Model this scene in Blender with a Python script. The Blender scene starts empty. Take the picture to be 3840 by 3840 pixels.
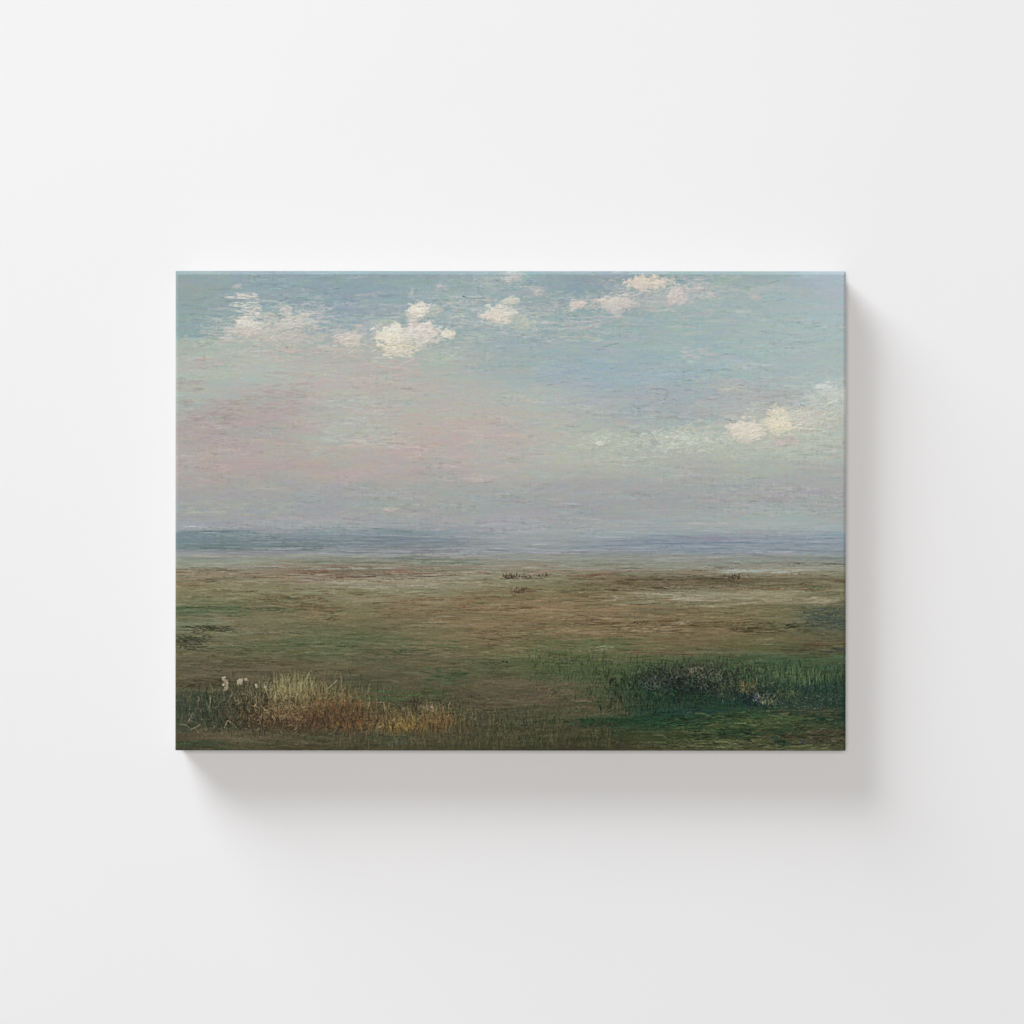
import bpy, math
import numpy as np

RNG = np.random.default_rng(7)
C = bpy.context.scene.collection

# ---------------------------------------------------------------- sizes (metres)
MM = 1.0693 / 3840.0            # one photograph pixel on the plane of the canvas front
X0, Y0 = 658.0, 1016.5          # painting's own coordinate frame
PW, PH = 2514.0, 1798.0
DEPTH = 0.047
STEP = 2.0
NX = int(PW / STEP) + 1
NY = int(PH / STEP) + 1

# ================================================================= painting
gx = X0 + np.arange(NX) * STEP
gy = Y0 + np.arange(NY) * STEP
GX, GY = np.meshgrid(gx, gy)


def smooth(t):
    t = np.clip(t, 0, 1)
    return t * t * (3 - 2 * t)


def noise(cx, cy, seed, rng_off=0):
    """value noise, cell size cx x cy (photo px), range -1..1"""
    r = np.random.default_rng(seed)
    nx, ny = int(PW / cx) + 4, int(PH / cy) + 4
    g = r.uniform(-1, 1, (ny, nx))
    fx, fy = (gx - X0) / cx + r.uniform(0, 1), (gy - Y0) / cy + r.uniform(0, 1)
    ix, iy = fx.astype(int), fy.astype(int)
    tx, ty = smooth(fx - ix), smooth(fy - iy)
    a = g[iy][:, ix] * (1 - tx) + g[iy][:, ix + 1] * tx
    b = g[iy + 1][:, ix] * (1 - tx) + g[iy + 1][:, ix + 1] * tx
    return a * (1 - ty[:, None]) + b * ty[:, None]


def fbm(cx, cy, seed, oct=4, gain=0.55):
    s, a, t = 0, 1.0, 0
    for k in range(oct):
        s = s + a * noise(max(cx, 2.0), max(cy, 2.0), seed * 31 + k)
        t += a
        a *= gain
        cx *= 0.5
        cy *= 0.5
    return s / t * 1.5


# base colours: rows at a height of the picture, nine columns evenly across
ROWS = [
 (1016,"146,164,168 140,160,168 138,160,168 140,160,166 142,162,168 138,158,166 142,164,168 150,170,172 164,180,190"),
 (1100,"142,158,158 144,162,168 138,158,168 148,166,170 148,166,170 138,156,164 152,172,172 158,176,174 168,182,192"),
 (1200,"140,160,162 138,160,166 142,160,170 150,168,170 148,168,170 150,170,171 155,174,175 164,181,180 168,183,188"),
 (1242,"142,162,164 144,164,168 144,163,172 150,169,170 148,168,170 150,171,172 155,175,175 163,180,179 168,183,188"),
 (1268,"166,174,165 168,176,168 160,172,170 160,174,168 150,170,172 154,172,173 158,176,176 162,178,178 168,184,184"),
 (1330,"171,177,167 176,178,169 172,176,168 166,176,168 156,172,172 154,172,174 158,176,177 162,179,179 168,184,182"),
 (1400,"173,180,168 175,181,171 183,177,170 174,178,168 162,174,172 154,172,180 158,176,180 164,180,180 168,184,182"),
 (1500,"170,176,168 174,170,164 178,174,166 176,178,168 174,180,172 166,174,178 160,170,174 170,176,174 165,182,184"),
 (1600,"170,160,155 172,162,157 176,178,168 184,172,164 182,174,166 172,178,168 162,170,168 180,186,174 176,184,174"),
 (1700,"176,165,159 175,163,157 176,170,162 180,169,163 180,174,167 174,177,166 168,172,166 176,181,169 176,180,171"),
 (1780,"174,163,159 174,163,156 176,165,159 174,166,162 170,170,163 172,174,164 166,168,165 168,172,165 166,168,166"),
 (1835,"160,158,156 160,160,158 160,160,158 160,162,158 162,163,162 162,163,162 160,161,161 162,163,162 164,164,164"),
 (1900,"156,158,156 157,159,157 155,157,160 158,160,157 158,158,160 158,158,159 158,159,160 162,162,162 162,164,164"),
 (1950,"155,156,158 158,158,160 157,158,160 156,156,158 160,160,163 156,157,157 158,164,162 158,168,166 160,170,170"),
 (1980,"152,156,160 152,154,158 152,158,162 154,158,162 158,158,164 157,162,163 158,164,164 162,170,170 160,172,174"),
 (2000,"122,138,146 126,140,142 130,146,150 130,144,150 154,158,162 150,160,161 146,158,162 152,158,164 144,162,172"),
 (2025,"118,134,142 112,126,128 116,128,138 120,130,142 148,154,156 144,152,156 126,138,154 138,146,160 134,150,162"),
 (2050,"114,132,132 104,120,118 114,128,128 130,138,140 146,152,154 142,150,154 128,144,156 138,150,160 134,148,158"),
 (2078,"142,146,148 136,140,142 142,148,148 128,132,132 140,146,148 136,142,142 136,146,150 138,148,152 138,152,156"),
 (2105,"144,150,134 142,146,128 130,132,114 124,128,112 138,142,130 138,142,128 142,147,138 134,138,132 130,138,130"),
 (2140,"132,132,112 132,126,108 124,114,96 126,120,102 134,132,114 132,124,106 132,126,108 146,146,130 136,136,116"),
 (2170,"120,112,90 126,120,98 138,130,112 142,138,120 130,126,102 116,108,86 96,88,68 98,90,70 112,110,88"),
 (2220,"116,114,86 122,118,90 122,118,92 126,124,100 122,114,86 112,102,74 134,130,108 132,128,104 122,120,94"),
 (2280,"96,106,78 104,102,76 118,110,82 116,104,78 122,108,80 120,106,80 110,102,76 114,106,78 88,96,74"),
 (2350,"104,108,84 106,104,78 102,100,74 110,102,76 116,104,78 112,100,72 112,98,72 108,100,72 80,86,68"),
 (2420,"90,92,70 98,98,70 90,98,68 102,98,72 104,98,70 96,98,68 104,94,68 92,90,62 90,88,62"),
 (2500,"98,92,68 96,88,64 90,88,62 94,88,64 86,92,60 78,90,56 70,88,56 68,86,54 68,82,56"),
 (2570,"90,86,62 84,78,56 82,80,58 90,84,60 92,86,62 72,82,54 50,58,46 52,60,46 48,68,52"),
 (2630,"60,70,52 72,72,52 80,78,52 80,78,56 88,80,60 76,76,50 42,62,44 44,60,46 40,60,48"),
 (2700,"58,66,50 74,68,46 78,68,44 76,74,50 76,74,54 66,72,48 38,58,42 64,72,42 46,56,42"),
 (2760,"82,76,56 88,82,58 80,74,52 80,76,52 72,70,48 60,62,40 56,66,38 60,70,40 62,66,46"),
 (2815,"70,64,46 74,70,48 74,68,46 76,70,46 62,60,40 58,56,38 74,72,48 74,76,48 68,72,48"),
]
ry = np.array([r[0] for r in ROWS], float)
tab = np.array([[[float(v) for v in c.split(",")] for c in r[1].split()] for r in ROWS])


def cubic(tab, u, axis):
    n = tab.shape[axis]
    i = np.clip(np.floor(u).astype(int), 0, n - 2)
    t = u - i
    def g(k):
        return tab[np.clip(i + k, 0, n - 1)]
    return g, t


def sample_base(px, py):
    u = np.clip((px - X0) / PW * 8.0, 0, 7.999)
    v = np.interp(py, ry, np.arange(len(ry)))
    v = np.clip(v, 0, len(ry) - 1.001)
    i, j = u.astype(int), v.astype(int)
    fu, fv = u - i, v - j
    fu = fu * 0.5 + smooth(fu) * 0.5
    def cr(p0, p1, p2, p3, t):
        t = t[..., None]
        return 0.5 * (2 * p1 + (p2 - p0) * t + (2 * p0 - 5 * p1 + 4 * p2 - p3) * t * t + (3 * p1 - p0 - 3 * p2 + p3) * t ** 3)
    def row(jj):
        jj = np.clip(jj, 0, len(ry) - 1)
        q = [tab[jj, np.clip(i + k, 0, 8)] for k in (-1, 0, 1, 2)]
        return cr(*q, fu)
    a, b = row(j), row(j + 1)
    return a * (1 - fv[..., None]) + b * fv[..., None]


sky = smooth((1990 - GY) / 40)                      # 1 in the sky
low = smooth((GY - 2180) / 60)                      # 1 in the meadow
ampx = 30 + 60 * sky + 50 * low
ampy = 5 + 26 * sky + 16 * low
wx = fbm(260, 90, 11) * ampx + fbm(60, 16, 12) * ampx * 0.6
wy = fbm(300, 60, 13) * ampy + fbm(70, 10, 14, 3) * ampy * 0.5
IMG = sample_base(GX + wx, GY + wy)
BASE = IMG.copy()
HGT = np.zeros((NY, NX))


def shift(mask, col):
    global IMG
    IMG += mask[..., None] * np.array(col, float) * .55


def mix(mask, col, m=1.0):
    global IMG
    k = (np.clip(mask, 0, 1) * m)[..., None]
    IMG = IMG * (1 - k) + np.array(col, float) * k


def thr(n, a, w=0.15):
    return smooth((n - a) / w)


def win(x0, x1, y0, y1, f=40.0):
    return smooth((GX - x0) / f + .5) * smooth((x1 - GX) / f + .5) * smooth((GY - y0) / (f * .5) + .5) * smooth((y1 - GY) / (f * .5) + .5)


# scumbled colour patches in the sky: pink, teal, sage, lilac
pk = win(658, 1750, 1300, 1830, 160)
pk2 = win(1750, 2100, 1500, 1830, 120)
n1 = fbm(90, 26, 21, 5, .62)
n2 = fbm(110, 24, 22, 5, .62)
n3 = fbm(60, 14, 23, 5, .65)
shift(thr(n1, .12) * (pk * .9 + pk2 * .5), (4, -2, -1))
shift(thr(-n1, .14) * (pk * .9 + pk2 * .6), (-5, 3, 1))
shift(thr(n2, .2) * sky, (4, -2, 2))
shift(thr(-n2, .2) * sky, (-5, 3, 2))
shift(thr(n3, .22) * sky, (-2, -1, 5))
shift(thr(-n3, .22) * sky, (3, 3, -4))
bl = win(1900, 2900, 1060, 1620, 200)
shift(thr(n3, .05) * bl, (-3, 0, 2))
shift(thr(n1, .3) * bl, (13, 2, 2))
top = win(500, 2700, 980, 1240, 60)
shift(thr(n1, .3, .2) * top, (8, 2, 3))
shift(thr(-n3, .3, .2) * top, (-6, 3, -5))
# meadow: olive, green and umber patches
m1 = fbm(160, 22, 31, 5, .6)
m2 = fbm(120, 14, 32, 5, .6)
shift(thr(m1, .1) * low, (-9, -3, -5))
shift(thr(-m1, .15) * low, (7, 3, 3))
shift(thr(m2, .25) * low, (-7, -6, -5))
shift(thr(-m2, .25) * low, (9, 8, 5))
hz = smooth((GY - 2085) / 20) * (1 - low)
shift(thr(m2, .1) * hz, (8, -3, -6))
shift(thr(-m2, .15) * hz, (-8, 3, 0))
BASE2 = IMG.copy()

FINE = fbm(7, 4, 41, 2, .7)
DRY = fbm(40, 3, 42, 3, .7)
DRYV = fbm(3, 40, 43, 3, .7)


def dab(x0, y0, x1, y1, w, col, a=.6, h=0.0, dry=.5, bend=0.0, soft=.5):
    """one brush mark from (x0,y0) to (x1,y1), half width w, in photo px"""
    m = w + abs(bend) + 3
    ax = int(max((min(x0, x1) - m - X0) / STEP, 0)); bx = int(min((max(x0, x1) + m - X0) / STEP + 1, NX))
    ay = int(max((min(y0, y1) - m - Y0) / STEP, 0)); by = int(min((max(y0, y1) + m - Y0) / STEP + 1, NY))
    if bx <= ax or by <= ay:
        return
    xs = gx[ax:bx][None, :]; ys = gy[ay:by][:, None]
    dx, dy = x1 - x0, y1 - y0
    L = math.hypot(dx, dy) + 1e-6
    ux, uy = dx / L, dy / L
    t = ((xs - x0) * ux + (ys - y0) * uy) / L
    d = (xs - x0) * -uy + (ys - y0) * ux
    if bend:
        d = d - bend * 4 * t * (1 - t)
    tt = np.clip(t, 0, 1)
    over = np.abs(t - tt) * L
    r = np.sqrt(d * d + over * over) / (w * (1 - .45 * np.abs(2 * tt - 1) ** 2))
    k = np.clip((1 - r) / soft, 0, 1)
    F = (DRY if abs(dx) >= abs(dy) else DRYV)[ay:by, ax:bx] + FINE[ay:by, ax:bx] * .6
    k = k * np.clip(1 - dry + dry * (1 + F * 2.2), 0, 1) * a
    sl = IMG[ay:by, ax:bx]
    sl += k[..., None] * (np.asarray(col, float) - sl)
    if h:
        HGT[ay:by, ax:bx] += k * h


def at(px, py, src=None):
    src = BASE2 if src is None else src
    return src[int(np.clip((py - Y0) / STEP, 0, NY - 1)), int(np.clip((px - X0) / STEP, 0, NX - 1))]


U = RNG.uniform


def soft_in(a, b):
    m = (b - a) * .22
    return a - m + (b - a + 2 * m) * RNG.beta(1.7, 1.7)



def field(n, x0, x1, y0, y1, L, W, jit, a, ang=0.06, hue=3, h=.2, dry=.5, src=None, jx=30, jy=8, tint=None):
    for _ in range(n):
        x, y = U(x0, x1), U(y0, y1)
        c = at(x + U(-jx, jx), y + U(-jy, jy), src) + RNG.normal(0, jit) + RNG.normal(0, hue, 3)
        if tint is not None:
            c = c + np.array(tint) * U(0, 1)
        l, w, t = U(*L), U(*W), RNG.normal(0, ang)
        dx, dy = math.cos(t) * l / 2, math.sin(t) * l / 2
        dab(x - dx, y - dy, x + dx, y + dy, w, c, a, h * U(-.3, 1), dry, RNG.normal(0, l * .03))


# overall brushwork
field(6500, 650, 3180, 1010, 1990, (15, 80), (3, 9), 2.2, .38, .28, 1.0, .35, .7)
field(5000, 650, 3180, 1010, 1990, (10, 60), (1.5, 3), 3.6, .4, .12, 1.3, .3, .7)
field(1500, 650, 3180, 1960, 2100, (50, 260), (2, 6), 5, .45, .02, 2.5, .3, .6, jx=60, jy=5)
field(2600, 650, 3180, 2085, 2200, (40, 200), (1.6, 4), 8, .5, .02, 3, .5, .6, jx=60, jy=8)
field(6500, 650, 3180, 2180, 2520, (30, 170), (1.6, 5), 7.5, .5, .05, 3, .5, .6, jx=50, jy=12)
field(3500, 650, 3180, 2480, 2830, (20, 120), (1.6, 5), 7, .5, .08, 3, .5, .6, jx=40, jy=14)


# ---- clouds: masses of thick dabs
CLN = fbm(26, 16, 500, 5, .7)
CLT = fbm(18, 10, 700, 3)
def cloud(x0, x1, y0, y1, col, n=60, a=.75, dens=1.0, seed=0, L=(6, 24), W=(1.8, 5.5), jit=6, low_col=None, rag=.35, h=1.0, ang=.4, edge=.2):
    rag = rag * 1.35
    cx, cy, rx, ry_ = (x0 + x1) / 2, (y0 + y1) / 2, (x1 - x0) / 2, (y1 - y0) / 2
    bx0 = int(np.clip((cx - rx * 2 - X0) / STEP, 0, NX)); bx1 = int(np.clip((cx + rx * 2 - X0) / STEP, 0, NX))
    by0 = int(np.clip((cy - ry_ * 2 - Y0) / STEP, 0, NY)); by1 = int(np.clip((cy + ry_ * 2 - Y0) / STEP, 0, NY))
    B = (slice(by0, by1), slice(bx0, bx1))
    oy, ox = (seed * 97) % 400, (seed * 211) % 700
    oy, ox = min(oy, NY - (by1 - by0)), min(ox, NX - (bx1 - bx0))
    N_ = (slice(oy, oy + by1 - by0), slice(ox, ox + bx1 - bx0))
    nn = CLN[N_]
    gX, gY = GX[B], GY[B]
    m = 1 - np.sqrt(((gX - cx) / rx) ** 2 + ((gY - cy) / ry_) ** 2) + nn * rag
    k = thr(m, .0, edge * 2) * np.clip(.97 + FINE[B] * .28 + DRY[B] * .14, 0, 1)
    col = np.array(col, float)
    lc = np.array(low_col, float) if low_col is not None else col
    vt = np.clip((gY - y0) / (y1 - y0), 0, 1)[..., None]
    tgt = col * (1 - vt) + lc * vt + (CLT[N_] * jit)[..., None]
    kk = (k * a * dens)[..., None]
    IMG[B] = IMG[B] * (1 - kk) + tgt * kk
    HGT[B] += k * h * (0.5 + .5 * FINE[B])
    for _ in range(n):
        th, r = U(0, 6.283), min(abs(RNG.normal(0, .6)), 1.05)
        x, y = cx + rx * r * math.cos(th), cy + ry_ * r * math.sin(th)
        v = (y - y0) / (y1 - y0)
        c = col * (1 - v) + lc * v + RNG.normal(0, jit) + RNG.normal(0, 2, 3)
        l, t = U(*L), RNG.normal(0, ang)
        dab(x - math.cos(t) * l / 2, y - math.sin(t) * l / 2, x + math.cos(t) * l / 2, y + math.sin(t) * l / 2, U(*W), c, a * .75, h * U(-.6, 1.4), .55, RNG.normal(0, 3))


CREAM, PINKC, YEL, SAGE, GREYW = (217, 209, 195), (204, 190, 182), (215, 209, 182), (184, 191, 178), (196, 200, 194)
# pale veils the bright dabs sit in
cloud(780, 1230, 1165, 1305, (186, 183, 175), 60, .55, rag=.7, seed=71, edge=.4, low_col=(186, 178, 170), h=.3)
cloud(1230, 1700, 1180, 1345, (182, 183, 178), 60, .5, rag=.7, seed=72, edge=.4, low_col=(186, 180, 170), h=.3)
cloud(1740, 2080, 1120, 1260, (174, 180, 178), 60, .5, rag=.8, seed=73, edge=.4, h=.3)
cloud(2160, 2760, 1040, 1190, (172, 178, 177), 80, .5, rag=.8, seed=74, edge=.4, h=.3)
cloud(1600, 2080, 1010, 1110, (160, 174, 174), 60, .45, rag=.9, seed=75, edge=.4, h=.3)
cloud(2640, 3300, 1500, 1700, (186, 189, 176), 80, .6, rag=.6, seed=76, edge=.5, low_col=(182, 186, 170), h=.3)
cloud(3000, 3300, 1420, 1620, (184, 190, 186), 60, .55, rag=.6, seed=79, edge=.4, h=.3)
cloud(2020, 3300, 1610, 1780, (181, 185, 170), 60, .6, rag=.5, seed=77, edge=.6, h=.2)
cloud(2560, 3060, 1420, 1560, (172, 172, 174), 40, .5, rag=.8, seed=78, edge=.4, h=.2)
# left cloud
cloud(868, 912, 1064, 1090, (186, 180, 176), 8, .5, rag=.5, seed=1)
for k in range(46):
    y = 1098 + k * 2.1 + U(-2, 2)
    xa = 875 + 22 * math.sin(k * .5) + (0 if y < 1145 else (y - 1145) * 1.0) - 8
    xb = 972 - (12 if y < 1110 else 0) + U(-8, 6)
    if k % 3 == 0 or U(0, 1) < .25:
        x = xa + U(-12, 26)
        while x < xb:
            l = U(14, 46)
            dab(x, y + U(-2, 2), min(x + l, xb + 4), y + U(-3, 3), U(2.4, 4.4), np.array((206, 200, 190)) + RNG.normal(0, 7), .85, 1.2, .5, U(-2, 2))
            x += l + U(2, 12)
cloud(864, 1004, 1186, 1262, (228, 221, 208), 60, .85, low_col=(208, 196, 186), seed=2)
cloud(820, 1010, 1222, 1272, (202, 192, 182), 60, .6, low_col=(196, 186, 178), rag=.6, seed=3)
cloud(1006, 1190, 1156, 1254, (210, 206, 192), 90, .7, low_col=(200, 190, 180), rag=.6, seed=4)
cloud(1040, 1095, 1138, 1180, (200, 192, 184), 20, .6, rag=.6, seed=5)
cloud(960, 1170, 1232, 1300, (198, 186, 177), 70, .5, low_col=(192, 178, 172), rag=.7, seed=6)
cloud(800, 900, 1262, 1286, (194, 182, 176), 30, .5, rag=.7, seed=7)
cloud(1150, 1230, 1140, 1215, (178, 178, 182), 30, .4, rag=.9, seed=8)
for (a_, b_, c_, d_) in ((770, 1184, 835, 1196), (810, 1190, 850, 1212)):
    dab(a_, b_, c_, d_, 4, (184, 186, 178), .6, .6, .7, 4)
for (xa, xb, ya, yb, n, c) in ((770, 1240, 1235, 1300, 260, (190, 184, 174)), (1000, 1260, 1150, 1240, 130, (172, 174, 174)), (1240, 1420, 1180, 1250, 70, (170, 172, 178)),
                               (1020, 1240, 1080, 1140, 60, (160, 168, 170)), (1210, 1420, 1290, 1330, 120, (192, 182, 170)), (1640, 1800, 1110, 1200, 160, (172, 176, 178)),
                               (1540, 1760, 1180, 1330, 150, (166, 176, 176)), (1950, 2160, 1130, 1220, 130, (172, 180, 176)), (2180, 2300, 1160, 1230, 90, (150, 168, 170)),
                               (1600, 1900, 1040, 1100, 140, (158, 172, 172)), (1750, 2100, 1240, 1400, 130, (164, 172, 178)), (2480, 2760, 1110, 1180, 90, (164, 176, 176)),
                               (1500, 1720, 1330, 1370, 60, (172, 180, 168)), (1320, 1480, 1520, 1600, 60, (188, 174, 168)), (2700, 2990, 1470, 1520, 90, (166, 168, 170))):
    for _ in range(n):
        x, y, l = soft_in(xa, xb), soft_in(ya, yb), U(6, 34)
        t = RNG.normal(-.05, .25)
        dab(x - l / 2, y, x + l / 2, y + l * t, U(1.6, 4.5), np.array(c) + RNG.normal(0, 6) + RNG.normal(0, 2.5, 3), U(.3, .7), .6, .8, RNG.normal(0, 2))
for _ in range(420):                       # trails that join the clouds along the top
    x, y, l = U(760, 2900), RNG.normal(1190, 50), U(24, 110)
    if y < 1040:
        continue
    dab(x - l / 2, y, x + l / 2, y + RNG.normal(0, 5), U(2, 7), np.array((176, 180, 178)) + RNG.normal(0, 6) + RNG.normal(0, 3, 3), U(.12, .4), .3, .9, RNG.normal(0, 4))
# middle cloud
cloud(1246, 1368, 1242, 1306, (216, 204, 192), 60, .85, low_col=(200, 190, 178), rag=.5, seed=9)
cloud(1392, 1546, 1208, 1302, (228, 218, 203), 120, .95, low_col=(219, 212, 194), rag=.35, seed=10)
cloud(1404, 1566, 1266, 1340, (225, 218, 195), 90, .95, low_col=(214, 200, 184), rag=.45, seed=11)
cloud(1512, 1656, 1192, 1308, (222, 209, 201), 120, .92, low_col=(208, 200, 190), rag=.45, seed=12)
cloud(1520, 1620, 1130, 1194, (221, 214, 198), 70, .95, rag=.3, seed=13)
cloud(1510, 1580, 1160, 1240, (210, 199, 190), 50, .75, rag=.4, seed=14)
cloud(1600, 1668, 1140, 1182, (182, 184, 176), 40, .55, rag=.7, seed=15)
cloud(1412, 1475, 1192, 1222, (170, 178, 166), 20, .6, rag=.4, seed=16)
cloud(1505, 1535, 1178, 1240, (146, 164, 162), 12, .5, rag=.3, seed=17, h=0)
cloud(1644, 1716, 1234, 1276, (224, 212, 196), 26, .95, rag=.35, seed=18)
cloud(1530, 1560, 1070, 1132, (172, 180, 178), 12, .45, rag=.6, seed=19)
for _ in range(130):                      # dark broken cracks under the bright mass
    x, y = U(1405, 1570), U(1270, 1330)
    l = U(4, 22)
    dab(x, y, x + l, y + U(-3, 3), U(.8, 1.5), (166, 166, 132), U(.3, .7), -.6, .6)
# centre right dabs
cloud(1792, 1944, 1142, 1220, (221, 213, 199), 110, .95, low_col=(206, 196, 184), rag=.4, seed=20)
cloud(1880, 2010, 1160, 1240, (186, 190, 176), 70, .6, low_col=(178, 186, 170), rag=.6, seed=21)
cloud(1885, 1945, 1112, 1150, (196, 194, 178), 30, .6, rag=.5, seed=22)
cloud(1890, 1950, 1018, 1062, (192, 186, 184), 30, .6, rag=.7, seed=23)
cloud(1990, 2040, 1074, 1112, (186, 184, 182), 20, .5, rag=.6, seed=24)
cloud(1620, 1680, 1062, 1092, (182, 180, 182), 20, .5, rag=.6, seed=25)
cloud(1680, 1960, 1090, 1260, (166, 178, 180), 120, .38, rag=.9, seed=26, L=(15, 60), ang=.2, h=.4)
cloud(1780, 1870, 1030, 1090, (170, 180, 176), 40, .4, rag=.8, seed=27)
cloud(2120, 2206, 1118, 1160, (212, 198, 189), 26, .85, rag=.45, seed=28)
cloud(2220, 2390, 1104, 1168, (210, 200, 189), 80, .85, low_col=(190, 182, 180), rag=.55, seed=29)
cloud(2336, 2514, 1032, 1092, (216, 200, 184), 110, .85, rag=.6, seed=30, L=(5, 16), W=(2, 6))
cloud(2360, 2560, 1070, 1170, (178, 180, 178), 110, .5, rag=.8, seed=31)
cloud(2494, 2586, 1066, 1148, (214, 200, 193), 70, .9, low_col=(196, 186, 184), rag=.35, seed=32)
cloud(2550, 2700, 1040, 1120, (188, 182, 180), 90, .6, rag=.7, seed=33)
cloud(2290, 2335, 1150, 1190, (196, 190, 188), 14, .6, rag=.6, seed=34)
cloud(2800, 2875, 1098, 1128, (184, 180, 180), 20, .45, rag=.6, seed=35)
cloud(1490, 1524, 1166, 1228, (150, 168, 168), 6, .8, rag=.3, seed=80, h=0)
cloud(1700, 1800, 1200, 1300, (152, 168, 170), 30, .6, rag=.7, seed=81, h=0)
cloud(1800, 1938, 1146, 1218, (221, 213, 199), 70, .95, low_col=(214, 203, 190), rag=.35, seed=82)
cloud(1880, 1944, 1110, 1152, (204, 201, 186), 20, .8, rag=.5, seed=83)
cloud(2340, 2510, 1040, 1082, (216, 200, 184), 60, .85, rag=.55, seed=84, L=(5, 16), W=(2, 5))
cloud(2226, 2380, 1112, 1162, (212, 202, 190), 60, .8, low_col=(200, 192, 188), rag=.5, seed=85)
# right hand cloud
cloud(3040, 3190, 1428, 1560, (188, 195, 192), 260, .75, low_col=(186, 191, 180), rag=.5, seed=40, L=(5, 20), W=(2, 5))
cloud(3130, 3185, 1458, 1520, (198, 203, 200), 40, .7, rag=.5, seed=41, L=(5, 14), W=(2, 4))
cloud(2940, 3180, 1520, 1610, (188, 190, 178), 260, .7, rag=.6, seed=42, L=(6, 24), W=(2, 6))
cloud(2950, 3100, 1530, 1612, (204, 188, 174), 120, .65, rag=.8, seed=43, L=(6, 20), W=(2, 6))
cloud(2856, 2980, 1520, 1638, (220, 211, 184), 100, .95, low_col=(208, 198, 176), rag=.35, seed=44)
cloud(2724, 2868, 1562, 1662, (215, 205, 189), 110, .9, low_col=(208, 196, 186), rag=.45, seed=45)
cloud(2772, 2854, 1586, 1652, (225, 218, 190), 60, .9, rag=.4, seed=46)
cloud(2885, 3010, 1640, 1672, (198, 178, 172), 60, .55, rag=.8, seed=47, L=(6, 26), W=(1.5, 4), ang=.15)
cloud(2400, 2740, 1598, 1694, (192, 197, 182), 420, .62, rag=.7, seed=48, L=(5, 24), W=(1.5, 5), jit=14, ang=.3)
cloud(2140, 2420, 1616, 1700, (184, 189, 174), 240, .5, rag=.8, seed=49, L=(5, 30), W=(1.5, 5), jit=9, ang=.2)
cloud(2236, 2268, 1654, 1672, (214, 212, 198), 8, .7, rag=.4, seed=50)
# pink drifts
for (xa, xb, ya, yb, n, c) in ((700, 880, 1340, 1380, 40, (186, 168, 164)), (1390, 1580, 1345, 1420, 110, (188, 172, 168)), (1000, 1330, 1310, 1340, 60, (192, 176, 168)),
                               (1060, 1260, 1300, 1450, 70, (184, 172, 166)), (1000, 1180, 1390, 1480, 60, (176, 160, 155)), (1640, 1740, 1520, 1600, 40, (186, 174, 168)),
                               (1320, 1700, 1440, 1480, 60, (186, 172, 166)), (2110, 2260, 1200, 1240, 40, (182, 176, 178)), (2080, 2260, 1258, 1280, 40, (180, 180, 172)),
                               (2660, 2960, 1420, 1560, 160, (174, 172, 172)), (2690, 2800, 1440, 1470, 30, (180, 182, 166)), (2060, 2500, 1480, 1620, 180, (168, 170, 172)),
                               (2560, 2680, 1300, 1345, 50, (184, 182, 182)), (1300, 1560, 1640, 1680, 70, (192, 178, 168)), (1560, 1720, 1230, 1290, 0, (0, 0, 0)),
                               (680, 920, 1500, 1600, 130, (166, 152, 147)), (900, 1120, 1460, 1560, 90, (170, 156, 151)), (658, 760, 1420, 1470, 40, (168, 156, 152)),
                               (1200, 1420, 1500, 1660, 120, (178, 186, 176)), (1180, 1240, 1680, 1720, 20, (170, 182, 172)), (1640, 1860, 1790, 1815, 40, (180, 166, 160)),
                               (670, 1100, 1880, 1935, 50, (166, 170, 154)), (1280, 1560, 1890, 1940, 40, (166, 168, 154)), (1420, 1480, 1908, 1916, 6, (190, 174, 166)),
                               (2040, 2480, 1330, 1410, 90, (150, 170, 186)), (2030, 2140, 1395, 1440, 40, (152, 168, 188)), (2720, 2900, 1180, 1250, 50, (158, 174, 180))):
    for _ in range(n):
        x, y, l = U(xa, xb), U(ya, yb), U(12, 55)
        t = RNG.normal(-.03, .1)
        dab(x - l / 2, y, x + l / 2, y + l * t, U(2, 5.5), np.array(c) + RNG.normal(0, 4), .5, .5, .75, RNG.normal(0, 2))


cloud(2730, 2864, 1572, 1656, (218, 208, 192), 60, .9, rag=.4, seed=86)
cloud(2862, 2974, 1528, 1632, (221, 212, 188), 60, .95, rag=.3, seed=87)
cloud(2960, 3060, 1540, 1604, (206, 200, 186), 60, .7, rag=.6, seed=88)
cloud(3050, 3140, 1430, 1480, (196, 201, 198), 50, .75, rag=.5, seed=89, L=(5, 14), W=(2, 4))
cloud(3110, 3185, 1450, 1530, (204, 208, 204), 60, .8, rag=.5, seed=90, L=(5, 14), W=(2, 4))

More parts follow.
